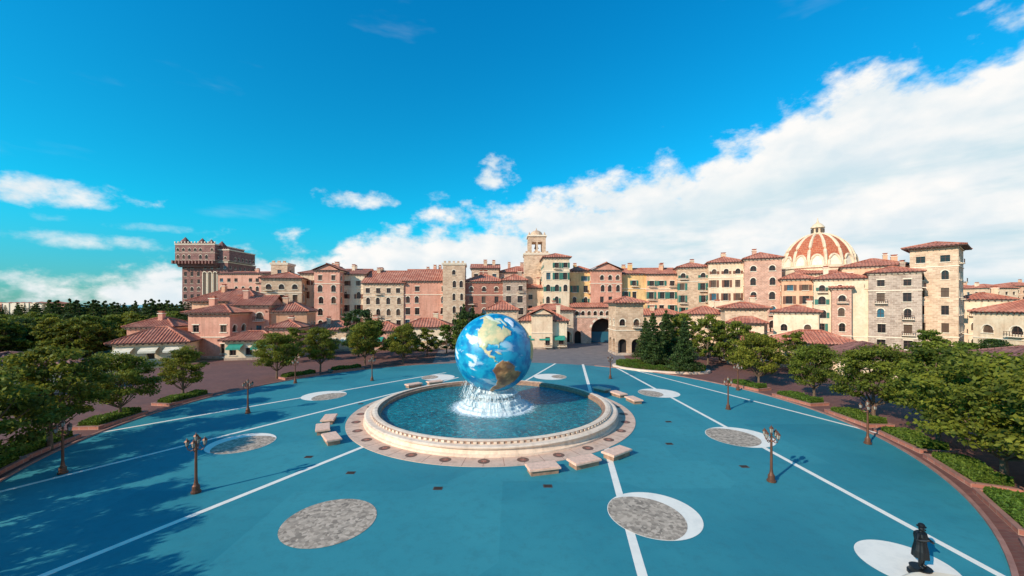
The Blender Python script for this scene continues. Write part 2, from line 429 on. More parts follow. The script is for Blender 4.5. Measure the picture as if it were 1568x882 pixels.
def gatehouse():
    p0, p1 = plan(92, 112), plan(176, 112); L = (p1-p0).length
    e = empty('gatehouse', (p0.x, p0.y, 0), 0)
    W, G, T, Rf = MB(), MB(), MB(), MB()
    st = dict(trim=TRIM, frame=WOODD)
    c = (plan(139.5, 112).x-p0.x)
    ops = [(.7, 2.6, 0, 3.6, True, 'arch'), (c-3.4, c+3.4, 0, 7.2, True, 'gate'), (c+4.2, L-.3, 0, 4.4, True, 'arch')]
    up = [(x-.5, x+.5, 8.0, 9.3, True, 'win') for x in np.arange(1.4, L-1, 1.75)]
    wall(W, G, (0, 0), (L, 0), 0, 10.2, PINKS, [(0, 7.7, ops), (7.7, 10.2, up)], st)
    wall(W, G, (L, 0), (L, 5), 0, 10.2, CREAM, None, st); wall(W, G, (0, 5), (0, 0), 0, 10.2, CREAM, None, st)
    T.box(-.15, L+.15, -.2, 5, 7.45, 7.7, TRIM)
    for k in range(14):
        t0, t1 = math.pi*k/14, math.pi*(k+1)/14
        pa = [(c-r*math.cos(t), -.08, 3.8+r*math.sin(t)) for r, t in ((3.42, t0), (4.0, t0), (4.0, t1), (3.42, t1))]
        T.poly(pa, TRIM if k % 2 else PINKS)
    roofing(Rf, T, L, 5, 10.2, 'shed', 1.3, ROOF, .4)
    G.box(c-3.3, c+3.3, 2.7, 2.8, .1, 3.2, GL3)
    W.build('walls', e); G.build('openings', e); T.build('trim', e); Rf.build('roof', e)
gatehouse()
building('gate_tower_house', 159, 86, 201, 86, 6.5, 11.4, TAN, 'hip', 1.3, arch=.7, ov=1.0, arc=True, cw=2.9, chim=0, fh=3.8)
building('arcade_wing', 40, 108, 94, 111, 7, 9.4, CREAM, 'hip', 1.6, arc=True, arch=.8, cw=3.4)
building('arcade_wing', 176, 112, 262, 110, 7, 8.0, CREAM, 'hip', 1.6, arc=True, arch=.8, cw=3.4)
building('shop_house', 14, 99, 84, 99, 8, 6.9, CREAML, 'hip', 2.6, awn=AWG, arch=.6, cw=2.6)
building('shop_house', 30, 97.5, 62, 97.5, 6, 8.6, CREAM, 'fgable', 1.4, arch=.8, chim=0, cw=2.2)
building('shop_house', -39, 100, 8, 100, 8, 9.6, TAN, 'pyr', 2.4, chim=0)
building('shop_house', -316, 92, -240, 94, 8, 5.0, CREAM, 'hip', 1.9, awn=AWW, cw=2.6)
building('shop_house', -240, 95, -170, 96, 8, 4.6, PINK, 'hip', 1.9, awn=AWG, cw=2.6)
building('shop_house', -168, 97, -96, 98, 8, 5.4, CREAML, 'hip', 2.0, awn=AWW, cw=2.6, arch=1)
building('shop_house', 270, 100, 330, 98, 8, 8.6, CREAM, 'hip', 1.8, cw=2.7)
building('shop_house', 326, 91, 391, 88, 7, 10.2, TAN, 'hip', 1.2, ov=.9, arch=.5)
building('shop_house', 334, 87, 386, 84, 4, 7.0, CREAM, 'hip', 1.2, ov=.9, chim=0, arch=.5)
building('shop_house', 400, 86, 470, 81, 8, 9.4, CREAM, 'hip', 1.4, arch=.5)
building('low_tiled_pavilion', 411, 70, 532, 66, 8, 4.2, CREAM, 'hip', 2.0, lam=.5, chim=0)
building('low_tiled_pavilion', 330, 74, 410, 71, 7, 3.8, CREAM, 'hip', 1.8, lam=.5, chim=0)
building('colonnade_building', 500, 60, 640, 56, 12, 3.2, CREAM, 'hip', 1.6, ROOFB, lam=.5, chim=0, arc=True)
building('colonnade_building', 642, 56, 860, 44, 12, 3.6, CREAM, 'hip', 1.8, ROOFB, lam=.5, chim=0, arc=True)
building('colonnade_building', -900, 42, -650, 52, 12, 3.2, CREAM, 'hip', 1.6, ROOFB, lam=.5, chim=0, arc=True)
building('village_house', -496, 81, -432, 81, 8, 9.3, PINK, 'hip', 1.6, ov=.9, lam=.5, arch=.6, chim=1, cw=2.6)
building('village_house', -490, 91, -390, 92, 9, 11.8, ORANGE, 'hip', 2.8, ov=.9, lam=.5, chim=1)
building('village_house', -432, 86, -372, 87.5, 9, 10.8, PINK, 'gable', 2.2, lam=.5, chim=1, ww=1.3)
building('village_house', -372, 88, -314, 90, 9, 9.4, ORANGE, 'hip', 2.2, lam=.5, chim=1, arch=.5, shutter=SHB)
building('village_house', -440, 78, -366, 79.5, 6, 3.9, CREAML, 'hip', 1.5, ov=.9, lam=.5, chim=0, awn=AWG)
building('village_house', -372, 81, -326, 82, 6, 6.2, PINK, 'hip', 1.4, lam=.5, chim=1)
building('village_house', -612, 71, -498, 75, 9, 3.9, CREAML, 'hip', 2.6, ROOF, ov=.8, lam=.5, chim=0, awn=AWW)
building('village_house', -590, 80, -520, 81, 7, 6.4, PINK, 'hip', 1.8, lam=.5, chim=1)
building('distant_building', -450, 165, -384, 165, 20, 24.0, PINK, 'gable', 1.5, chim=2)

# bell tower
bt = empty('bell_tower')
building('shaft', 19, 127, 57, 127, 8, 27.5, TAN, 'flat', 0, parent=bt, chim=0, cw=3.4, ww=.9, course=False, balc=False)
T = MB(); pc = plan(37.5, 130.5); cx, cy = pc.x, 131
for sx in (-1, 1):
    for sy in (-1, 1):
        T.box(cx+sx*2.3-.6, cx+sx*2.3+.6, cy+sy*2.3-.6, cy+sy*2.3+.6, 28.3, 32.6, TAN)
        T.lathe([(.3, 33.9), (.35, 34.2), (.02, 35)], TAN, cx+sx*2.5, cy+sy*2.5, 8)
for dy in (-2.9, 2.5): T.box(cx-.3, cx+.3, cy+dy, cy+dy+.4, 28.3, 31.6, TAN)
T.box(cx-3.2, cx+3.2, cy-3.2, cy+3.2, 33.4, 33.9, TRIM); T.box(cx-2.88, cx+2.88, cy-2.88, cy+2.88, 31.6, 33.4, TAN)
T.box(cx-3.2, cx+3.2, cy-3.2, cy+3.2, 27.9, 28.3, TRIM)
T.lathe([(2.1, 33.9), (2.0, 34.6), (1.7, 35.2), (1.0, 35.7), (.3, 35.9), (.12, 36.3), (0.02, 36.8)], TAN, cx, cy, 16)
T.lathe([(.1, 31.2), (.4, 30.9), (.6, 30.2), (.8, 29.8)], BRONZE, cx, cy, 12)
T.build('belfry', bt)
# great dome
dm = empty('domed_rotunda')
T = MB(); pc = plan(468, 124); cx, cy = pc.x, pc.y
OD = m_stone('dome_tiles', (.56, .14, .065), (.46, .105, .05), (.66, .36, .2), .8, .6)
T.lathe([(9.6, 14), (9.6, 22.0), (10.1, 22.2), (10.1, 22.9), (9.3, 23.0)], CREAML, cx, cy, 48)
prof = [(9.1*math.cos(t), 23.0+10.4*math.sin(t)) for t in np.linspace(0, math.radians(82), 14)]
T.lathe(prof, OD, cx, cy, 48)
for k in range(14):
    a = 2*math.pi*(k+.5)/14
    T.tube([(cx+(r+.1)*math.cos(a), cy+(r+.1)*math.sin(a), z) for r, z in prof], [.45]*8+[.36]*6, CREAML, 6)
    a2 = 2*math.pi*k/14; ca, sa = math.cos(a2), math.sin(a2)
    pts = []
    for q in np.linspace(0, math.pi, 9):
        l = 1.6*math.cos(q); h = 3.2*math.sin(q); rr = 9.6-h*.16
        pts.append((cx+rr*ca-l*sa, cy+rr*sa+l*ca, 22.9+h))
    T.tube(pts, [.34]*9, CREAML, 5)
    T.poly([(p[0]*.995+cx*.005, p[1]*.995+cy*.005, p[2]) for p in pts], TRIM)
    pin = [(cx+(p[0]-cx)*1.006*1, cy+(p[1]-cy)*1.006, 22.9+(p[2]-22.9)*.62) for p in pts[2:7]]
    T.poly(pin, GL2)
T.lathe([(2.0, 33.1), (2.1, 33.5), (1.5, 33.6), (1.4, 35.2), (1.9, 35.3), (1.8, 35.6), (1.2, 36.4), (.4, 37.0), (.15, 37.8), (.02, 38.6)], CREAML, cx, cy, 16)
for k in range(8):
    a = 2*math.pi*k/8; T.box(cx+1.42*math.cos(a)-.25, cx+1.42*math.cos(a)+.25, cy+1.42*math.sin(a)-.25, cy+1.42*math.sin(a)+.25, 33.8, 35.0, GL2)
T.build('dome', dm)
# far brick tower hotel (left)
tt = empty('brick_tower_hotel')
TB = m_stone('tower_brick', (.34, .15, .125), (.22, .10, .088), (.48, .34, .29), 1.6, .9)
building('shaft', -505, 240, -435, 240, 26, 37, TB, 'flat', 0, parent=tt, cw=4, ww=1.8, wh=2.6, fh=4.5, chim=0, balc=False)
building('crown', -516, 237, -455, 237, 26, 47.5, TB, 'flat', 0, parent=tt, z0=37.6, cw=3.4, ww=1.6, wh=2.6, fh=4.5, chim=0, balc=False, arch=1)
building('rear_wing', -456, 239.5, -433, 239.5, 24, 44.5, TB, 'flat', 0, parent=tt, z0=37.6, cw=3.4, ww=1.6, wh=2.6, fh=4.5, chim=0, balc=False, arch=1)
T = MB()
x0 = plan(-516, 237).x
for k in range(13):
    x = x0+24.1*k/12
    T.box(x-.4, x+.4, 234.8, 237, 35.6, 37.6, TB); T.box(x-.3, x+.3, 236.75, 237.2, 48.4, 49.2, TRIM)
for k in range(3): T.box(x0+.6-.2*k, x0+24.1+.2*k, 238.2-.5*k, 240, 33.9+.9*k, 34.8+.9*k, TB)
for (b, z) in ((-500, 49.5), (-474, 48.8), (-444, 47), (-460, 48)):
    x = plan(b, 243).x
    T.box(x-2, x+2, 241, 245, 44, z, TB); T.lathe([(2.9, z), (.1, z+3.4)], ROOFB, x, 243, 8)
x = plan(-463, 239).x
for dx in (-3.2, 0, 3.2):
    T.box(x+dx-1.0, x+dx+1.0, 239.3, 239.96, 12, 30, GL2)
    T.box(x+dx-1.4, x+dx-1.0, 239.1, 239.97, 12, 30, TRIM); T.box(x+dx+1.0, x+dx+1.4, 239.1, 239.97, 12, 30, TRIM)
    T.poly([(x+dx-1.4*math.cos(q), 239.05, 30+1.4*math.sin(q)) for q in np.linspace(0, math.pi, 11)], TRIM)
    T.poly([(x+dx-1.0*math.cos(q), 239.0, 30+1.0*math.sin(q)) for q in np.linspace(0, math.pi, 11)], GL2)
T.build('corbels_and_turrets', tt)

# ------------------------------------------------------------------ ground
def sheet(name, pts, z, m):
    mb = MB(); mb.poly([(p[0], p[1], z) for p in pts], m); return mb.build(name)
def m_ground(name, c1, c2, sc=.15):
    m, nt, b, o = new_mat(name); n = NOISE(nt, POS(nt), sc, 8, .65)
    inp(nt, b.inputs['Base Color'], MIX(nt, MR(nt, n, .35, .65), c1, c2)); b.inputs['Roughness'].default_value = .95
    return m
GROUND = m_ground('earth_and_grass', (.07, .09, .03), (.12, .10, .06))
m, nt, b, o = new_mat('brick_paving'); PAV = m
br = nt.nodes.new('ShaderNodeTexBrick'); nt.links.new(POS(nt), br.inputs['Vector']); br.inputs['Scale'].default_value = 1
br.inputs['Brick Width'].default_value = .5; br.inputs['Row Height'].default_value = .25; br.inputs['Mortar Size'].default_value = .02
br.inputs['Color1'].default_value = (.21, .075, .055, 1); br.inputs['Color2'].default_value = (.145, .048, .038, 1); br.inputs['Mortar'].default_value = (.17, .09, .07, 1)
n = NOISE(nt, POS(nt), .25, 7, .7)
inp(nt, b.inputs['Base Color'], MIX(nt, MR(nt, n, .4, .7, 0, .7), br.outputs[0], (.11, .048, .04))); b.inputs['Roughness'].default_value = .9
m, nt, b, o = new_mat('teal_paving'); TEAL = m
p = POS(nt); n1 = NOISE(nt, p, .09, 6, .6); n2 = NOISE(nt, p, 1.4, 6, .75); n3 = NOISE(nt, p, 30, 3, .7)
vo = nt.nodes.new('ShaderNodeTexVoronoi'); vo.distance = 'CHEBYCHEV'; vo.inputs['Scale'].default_value = .11; nt.links.new(p, vo.inputs['Vector'])
sp = nt.nodes.new('ShaderNodeSeparateColor'); nt.links.new(vo.outputs['Color'], sp.inputs[0])
c = MIX(nt, MR(nt, n1, .33, .68), (.021, .185, .228), (.040, .258, .292))
c = MIX(nt, MR(nt, sp.outputs[0], .62, .66, 0, .28), c, (.055, .30, .33))
c = MIX(nt, MR(nt, n2, .48, .75, 0, .5), c, (.026, .14, .17))
c = MIX(nt, MR(nt, n3, .58, .78, 0, .35), c, (.11, .32, .34))
inp(nt, b.inputs['Base Color'], c); inp(nt, b.inputs['Roughness'], MR(nt, n1, .3, .7, .6, .8)); b.inputs['Specular IOR Level'].default_value = .3; BUMP(nt, b, n3, .25, .01)
m, nt, b, o = new_mat('white_marking'); WHITE = m
p = POS(nt); n1 = NOISE(nt, p, 1.2, 6, .7)
inp(nt, b.inputs['Base Color'], MIX(nt, MR(nt, n1, .45, .8, 0, .6), (.88, .78, .66), (.60, .55, .48))); b.inputs['Roughness'].default_value = .7
m, nt, b, o = new_mat('pebble_mosaic'); MOS = m
vo = nt.nodes.new('ShaderNodeTexVoronoi'); vo.inputs['Scale'].default_value = 6; nt.links.new(POS(nt), vo.inputs['Vector'])
sp = nt.nodes.new('ShaderNodeSeparateColor'); nt.links.new(vo.outputs['Color'], sp.inputs[0])
n1 = NOISE(nt, POS(nt), .9, 4)
c = MIX(nt, sp.outputs[0], (.20, .15, .11), (.58, .44, .33)); c = MIX(nt, MR(nt, n1, .4, .7, 0, .4), c, (.50, .37, .27))
inp(nt, b.inputs['Base Color'], c); b.inputs['Roughness'].default_value = .85
ASPH = m_ground('street_paving', (.15, .125, .12), (.21, .17, .16), .6)
RINGM = m_stucco('pink_ring_paving', (.80, .58, .45), (.70, .49, .38))
sheet('ground', [(-6000, -300), (6000, -300), (6000, 9000), (-6000, 9000)], 0, GROUND)
m, nt, b, o = new_mat('sea_water'); b.inputs['Base Color'].default_value = (.03, .16, .22, 1); b.inputs['Roughness'].default_value = .2
sheet('sea', [(-6000, 700), (-300, 700), (-300, 8900), (-6000, 8900)], .3, m)
FC = Vector((-2.0, 41.2)); PC = Vector((-2.4, 40.0))
def rp(t): return 34.2+1.5*math.sin(t)
def circ(cx, cy, r, n=64, off=0): return [(cx+r*math.cos(2*math.pi*k/n+off), cy+r*math.sin(2*math.pi*k/n+off)) for k in range(n)]
sheet('brick_pavement', circ(-1, 52, 64, 96), .006, PAV)
sheet('gate_street', [(-14, 66), (21, 66), (24, 84), (32, 112), (20, 130), (8, 112), (-18, 96)], .012, ASPH)
plz = [(PC.x+rp(t)*math.cos(t), PC.y+rp(t)*math.sin(t)) for t in np.linspace(0, 2*math.pi, 161)[:-1]]
sheet('plaza_pavement', plz, .020, TEAL)
KERB = m_plain('plaza_kerb_brick', (.34, .16, .12), .8)
mb = MB()
for k in range(160):
    t0, t1 = 2*math.pi*k/160, 2*math.pi*(k+1)/160
    if math.radians(60) < t0 < math.radians(103): continue
    q = []
    for rr, tt in ((0, t0), (.2, t0), (.2, t1), (0, t1)):
        r = rp(tt)+rr; q.append((PC.x+r*math.cos(tt), PC.y+r*math.sin(tt), .13))
    mb.poly(q, KERB); mb.poly([(q[0][0], q[0][1], .02), (q[3][0], q[3][1], .02), q[3], q[0]], KERB)
    mb.poly([(q[1][0], q[1][1], 0), (q[2][0], q[2][1], 0), q[2], q[1]], KERB)
mb.build('plaza_kerb')
def line(a, b, w=.36, z=.026):
    a, b = Vector(a), Vector(b); t = (b-a).normalized(); n = Vector((-t.y, t.x))*w/2
    mb = LN; mb.poly([(*(a-n), z), (*(a+n), z), (*(b+n), z), (*(b-n), z)], WHITE)
LN = MB()
line((-21.2, 12.6), (-10.5, 33)); line((4.2, 7.6), (13.2, 73), .42); line((20.2, 14), (18.4, 69), .36, .027)
line((20.9, 66), (31.9, 33.5), .34, .028); line((-31.5, 21.8), (-8.2, 60), .34); line((-36, 34), (-10.8, 64.2), .34, .0275)
line((8.2, 74), (1.5, 56), .34, .0285)
LN.build('painted_lines')
def moon(x, y, r, gx=None, gy=0, gr=None, base=None):
    mb = MB(); mb.poly([(p[0], p[1], .034) for p in circ(x, y, r)], base or (MOS if gx is None else WHITE))
    if gx is not None:
        pts = []
        for p in circ(x+gx, y+gy, gr or r*.93):
            v = Vector((p[0]-x, p[1]-y)); 
            if v.length > r*.985: v = v.normalized()*r*.985
            pts.append((x+v.x, y+v.y, .040))
        mb.poly(pts, MOS)
    mb.build('mosaic_circle')
moon(-9.4, 20.2, 2.3); moon(7.55, 20.9, 2.4, -.75, -.35, 2.2); moon(-21.8, 31.6, 2.4, .6, -.5, 2.2)
moon(19.2, 33.1, 2.6, -.9, -.1, 2.3); moon(-23, 48, 2.55, 1.3, -.8, 2.2); moon(18.5, 49.4, 2.5, -1.6, -.4, 1.9)
moon(-11.3, 60, 2.5, -1.7, 0, 1.7); moon(5.9, 60.5, 2.5, 1.8, 0, 1.6); moon(17.0, 16.9, 1.7, base=WHITE)
G = MB()
for (x, y) in ((-10.7, 26), (-4.5, 23.8), (2.2, 24.1), (-14.9, 28.7), (14.9, 37.3), (12.6, 31.4), (-3.5, 15), (16, 27), (-17, 44)):
    G.box(x-.28, x+.28, y-.2, y+.2, .021, .03, WOODD)
    for k in range(5): G.box(x-.22, x+.22, y-.15+.07*k, y-.12+.07*k, .0301, .045, DARK)
G.build('drain_grates')

# ------------------------------------------------------------------ fountain
ft = empty('globe_fountain', (FC.x, FC.y, 0))
mb = MB(); mb.lathe([(12.3, .02), (12.3, .06), (14.3, .06), (14.3, .021)], RINGM, n=128)
SPOTM = m_plain('dark_inlay', (.16, .085, .06), .8, var=.4, scale=8)
for k in range(30):
    a = 2*math.pi*(k+.5)/30
    mb.poly([(13.4*math.cos(a)+.44*math.cos(q), 13.4*math.sin(a)+.44*math.sin(q), .066) for q in np.linspace(0, 2*math.pi, 17)[:-1]], SPOTM)
    mb.poly([(13.4*math.cos(a)+.2*math.cos(q), 13.4*math.sin(a)+.2*math.sin(q), .071) for q in np.linspace(0, 2*math.pi, 17)[:-1]], BRICK)
for k in range(60):
    a = 2*math.pi*k/60; M = Matrix.Rotation(a, 4, 'Z'); mb.box(12.8, 14.28, -.02, .02, .0601, .063, KERB, M)
mb.build('ring_paving', ft)
RIM = m_stucco('basin_stone', (.86, .66, .50), (.74, .53, .39)); RIMD = m_plain('basin_brown_stone', (.34, .19, .12), .7, var=.3, scale=3)
mb = MB()
mb.lathe([(12.75, .05), (12.75, .2), (12.55, .24), (12.45, .55), (12.65, .62), (12.68, .72), (12.55, .78), (12.0, .79), (11.98, .98), (11.75, 1.02), (11.5, 1.0), (11.42, .86), (11.3, .84), (11.2, .80), (11.18, .2)],
         RIM, n=144, mats=[RIM]*7+[RIMD, RIM, RIM, RIMD, RIMD, RIMD, RIMD])
for k in range(150):
    a = 2*math.pi*k/150; M = Matrix.Rotation(a, 4, 'Z')
    mb.box(12.0, 12.07, -.13, .13, .80, .95, RIM, M)
mb.build('basin_rim', ft)
m, nt, b, o = new_mat('pool_water'); PW = m
p = TC(nt)
ln = nt.nodes.new('ShaderNodeVectorMath'); ln.operation = 'LENGTH'; nt.links.new(p, ln.inputs[0])
n1 = NOISE(nt, p, 2.4, 5, .6, .8); n2 = NOISE(nt, p, .45, 4); n4 = NOISE(nt, p, 4, 5, .8, .5)
c = MIX(nt, MR(nt, n2, .35, .65), (.002, .145, .19), (.006, .235, .28))
c = MIX(nt, MR(nt, n1, .53, .64, 0, .6), c, (.04, .46, .50))
c = MIX(nt, MR(nt, n1, .36, .47, .55, 0), c, (.002, .07, .105))
foam = MA(nt, 'ADD', MR(nt, ln.outputs[1], 3.2, 5.6, .6, 0, True), MA(nt, 'MULTIPLY', MA(nt, 'SUBTRACT', n4, .5), 1.3))
fo = MR(nt, foam, .22, .5)
c = MIX(nt, fo, c, (.85, .92, .95))
inp(nt, b.inputs['Base Color'], c); inp(nt, b.inputs['Roughness'], MR(nt, fo, 0, 1, .15, .6)); b.inputs['Specular IOR Level'].default_value = .28; BUMP(nt, b, n1, 1.0, .35)
mb = MB(); mb.poly([(11.2*math.cos(q), 11.2*math.sin(q), .5) for q in np.linspace(0, 2*math.pi, 97)[:-1]], PW); mb.build('pool_water', ft)
m, nt, b, o = new_mat('white_water'); WW = m
mp = nt.nodes.new('ShaderNodeMapping'); mp.inputs['Scale'].default_value = (3.5, 3.5, .6); nt.links.new(TC(nt), mp.inputs[0])
n1 = NOISE(nt, mp.outputs[0], 1.5, 6, .7)
inp(nt, b.inputs['Base Color'], MIX(nt, MR(nt, n1, .38, .6), (.48, .64, .68), (.95, .94, .92))); b.inputs['Roughness'].default_value = .5; BUMP(nt, b, n1, .9, .25)
prof0 = [(3.7, .45), (3.6, .72), (3.3, .8), (3.2, 1.0), (2.95, 1.05), (2.9, 1.35), (2.8, 1.5), (2.1, 1.62), (2.2, 1.75), (2.45, 1.85), (2.5, 2.0), (2.3, 2.12), (1.7, 2.2), (1.6, 2.5), (1.5, 3.0)]
def fnn(r, z, t):
    q = noise.noise(Vector((math.cos(t)*5, math.sin(t)*5, z*1.2)))+.6*noise.noise(Vector((math.cos(t)*14, math.sin(t)*14, z*1.5)))
    return r+.2*q, z+.05*q
mb = MB(); mb.lathe(prof0, WW, n=144, fn=fnn); mb.build('foaming_pedestal', ft, True)
mb = MB()
for k in range(700):
    a = random.uniform(0, 2*math.pi); r = random.uniform(1.8, 2.5); z = random.uniform(1.5, 2.2)
    lf = math.cos(a) < -.5
    if lf and random.random() < .85: r = random.uniform(2.2, 3.3); z = random.uniform(1.5, 3.4)
    ln_ = random.uniform(.3, 1.0); r2 = r+random.uniform(.1, .45); w = random.uniform(.015, .04)
    ca, sa = math.cos(a), math.sin(a); t = (-sa*w, ca*w)
    z2 = max(.5, z-ln_)
    mb.poly([(r*ca-t[0], r*sa-t[1], z), (r*ca+t[0], r*sa+t[1], z), (r2*ca+t[0]*1.4, r2*sa+t[1]*1.4, z2), (r2*ca-t[0]*1.4, r2*sa-t[1]*1.4, z2)], WW)
for k in range(3200):
    a = random.uniform(0, 2*math.pi); r = 2.4+abs(random.gauss(0, .7))
    if math.cos(a) < -.4: r += random.uniform(0, .6)
    z = .5+abs(random.gauss(0, .6))*max(.25, 1.6-(r-2.4)*.7)*(1.7 if math.cos(a) < -.5 else 1)
    s_ = random.uniform(.015, .045); ca, sa = math.cos(a), math.sin(a)
    P0 = Vector((r*ca, r*sa, z)); v = [Vector((random.gauss(0, 1), random.gauss(0, 1), random.gauss(0, 1))).normalized()*s_ for _ in range(4)]
    mb.poly([P0+v[0], P0+v[1], P0+v[2]], WW); mb.poly([P0+v[0], P0+v[3], P0+v[1]], WW)
mb.build('water_spray', ft)
NA = [(-168,66),(-156,71),(-140,70),(-125,70),(-110,68),(-95,69),(-85,67),(-94,60),(-92,57),(-82,55),(-79,52),(-79,58),(-77,62),(-68,60),(-64,58),(-60,55),(-56,52),(-60,48),(-65,45),(-70,43),(-74,40),(-76,36),(-81,31),(-80,26),(-82,27),(-84,30),(-90,29),(-97,28),(-97,22),(-94,18),(-90,20),(-87,21),(-88,16),(-83,14),(-83,10),(-79,9),(-77,8),(-80,7),(-85,10),(-92,14),(-100,17),(-105,20),(-109,25),(-113,30),(-110,23),(-115,29),(-118,34),(-124,40),(-124,48),(-132,55),(-140,60),(-150,60),(-158,56),(-162,60),(-166,63)]
SA = [(-77,8),(-72,12),(-62,10),(-52,5),(-50,0),(-44,-2),(-35,-6),(-38,-13),(-41,-22),(-48,-26),(-54,-34),(-58,-38),(-65,-42),(-67,-48),(-69,-54),(-74,-52),(-75,-45),(-73,-37),(-71,-28),(-70,-18),(-76,-13),(-81,-5),(-80,1)]
GR = [(-73,78),(-60,82),(-30,83),(-20,75),(-25,70),(-40,65),(-45,60),(-52,65),(-55,70)]
AF = [(-17,15),(-16,24),(-6,35),(10,37),(20,32),(33,31),(43,12),(51,12),(40,-5),(40,-15),(35,-24),(27,-34),(18,-34),(12,-17),(9,-1),(9,4),(-5,5),(-12,8)]
EU = [(-9,37),(-9,43),(-2,44),(0,50),(8,54),(10,60),(5,61),(20,70),(40,67),(70,72),(110,75),(150,70),(178,68),(160,60),(140,53),(135,42),(122,38),(121,28),(108,20),(106,10),(100,13),(95,17),(88,22),(80,8),(73,18),(66,25),(52,25),(57,18),(44,13),(35,30),(36,37),(27,37),(23,38),(14,40),(5,43)]
AU = [(114,-22),(130,-12),(142,-11),(153,-27),(148,-38),(138,-35),(129,-32),(116,-35)]
CU = [(-85,22),(-77,20),(-74,20),(-80,23.5)]; IS = [(-120,73),(-95,76),(-70,70),(-64,64),(-75,66),(-85,70),(-110,70)]
nu, nv = 360, 180; RG = 4.05
lon = np.linspace(-180, 180, nu+1)[:-1]; lat = np.linspace(-90, 90, nv+1)
LO, LA = np.meshgrid(lon, lat)
jl = np.zeros_like(LO); jm = np.zeros_like(LO); cl = np.zeros_like(LO); tn = np.zeros_like(LO)
for i in range(nv+1):
    for j in range(nu):
        a, b_ = math.radians(LO[i, j]), math.radians(LA[i, j])
        v = Vector((math.cos(b_)*math.cos(a), math.cos(b_)*math.sin(a), math.sin(b_)))
        jl[i, j] = noise.noise(v*9); jm[i, j] = noise.noise(v*9+Vector((7, 3, 1)))
        cl[i, j] = noise.fractal(Vector((v.x*2, v.y*2, v.z*5.5)), .7, 2.1, 5); tn[i, j] = noise.fractal(v*5+Vector((3, 3, 3)), .8, 2, 4)
def inside(poly, X, Y):
    r = np.zeros(X.shape, bool); n = len(poly)
    for i in range(n):
        x1, y1 = poly[i]; x2, y2 = poly[(i+1) % n]
        if y1 == y2: continue
        c = ((y1 > Y) != (y2 > Y)) & (X < (x2-x1)*(Y-y1)/(y2-y1)+x1); r ^= c
    return r
XX, YY = LO+jl*3, LA+jm*3
na = inside(NA, XX, YY) | inside(CU, XX, YY) | inside(IS, XX, YY); sa_ = inside(SA, XX, YY)
gr = inside(GR, XX, YY) | (LA < -76+jl*6); af = inside(AF, XX, YY) | inside(EU, XX, YY) | inside(AU, XX, YY)
land = na | sa_ | gr | af
colr = np.zeros(LO.shape+(4,), np.float32); colr[..., 3] = 1
oc = np.clip(.5+tn*1.1, 0, 1)[..., None]
colr[..., :3] = np.array((.0, .17, .38))*(1-oc)+np.array((.01, .37, .56))*oc
def paint(mask, c1, c2):
    t = np.clip(.5+tn*1.1, 0, 1)[..., None]; cc = np.array(c1)*(1-t)+np.array(c2)*t
    colr[mask, :3] = cc[mask]
paint(na, (.74, .56, .30), (.42, .46, .26)); paint(sa_, (.22, .095, .045), (.52, .25, .10)); paint(gr, (.8, .82, .82), (.9, .9, .9)); paint(af, (.65, .45, .2), (.3, .35, .15))
paint((LA > 64) & na, (.78, .74, .62), (.6, .64, .48))
cm = (np.clip((cl-.36)*2.2, 0, .75)*np.where(LO < -105, 1.3, .5))[..., None]*(1-.85*land[..., None])
cm = np.clip(cm, 0, .8)
colr[..., :3] = colr[..., :3]*(1-cm)+np.array((.84, .9, .9))*cm
rad = RG+np.where(land, .05+.05*np.clip(tn, 0, 1), 0)
A_, B_ = np.radians(LO), np.radians(LA)
V = np.stack([rad*np.cos(B_)*np.cos(A_), rad*np.cos(B_)*np.sin(A_), rad*np.sin(B_)], -1).reshape(-1, 3)
F = [(i*nu+j, i*nu+(j+1) % nu, (i+1)*nu+(j+1) % nu, (i+1)*nu+j) for i in range(nv) for j in range(nu)]
me = bpy.data.meshes.new('globe'); me.from_pydata(V.tolist(), [], F)
ca = me.color_attributes.new('Col', 'FLOAT_COLOR', 'POINT'); ca.data.foreach_set('color', colr.reshape(-1))
me.polygons.foreach_set('use_smooth', [True]*len(F))
m, nt, b, o = new_mat('globe_paint'); at = nt.nodes.new('ShaderNodeAttribute'); at.attribute_name = 'Col'
inp(nt, b.inputs['Base Color'], at.outputs[0]); b.inputs['Roughness'].default_value = .4
me.materials.append(m); go = bpy.data.objects.new('globe', me); COL.objects.link(go); go.parent = ft; go.location = (0.1, 0, 6.15)
lon0, lat0, roll = math.radians(-86), math.radians(12), math.radians(14)
go.rotation_euler = (Matrix.Rotation(roll, 3, 'Y') @ Matrix.Rotation(lat0, 3, 'X') @ Matrix.Rotation(-math.pi/2-lon0, 3, 'Z')).to_euler()

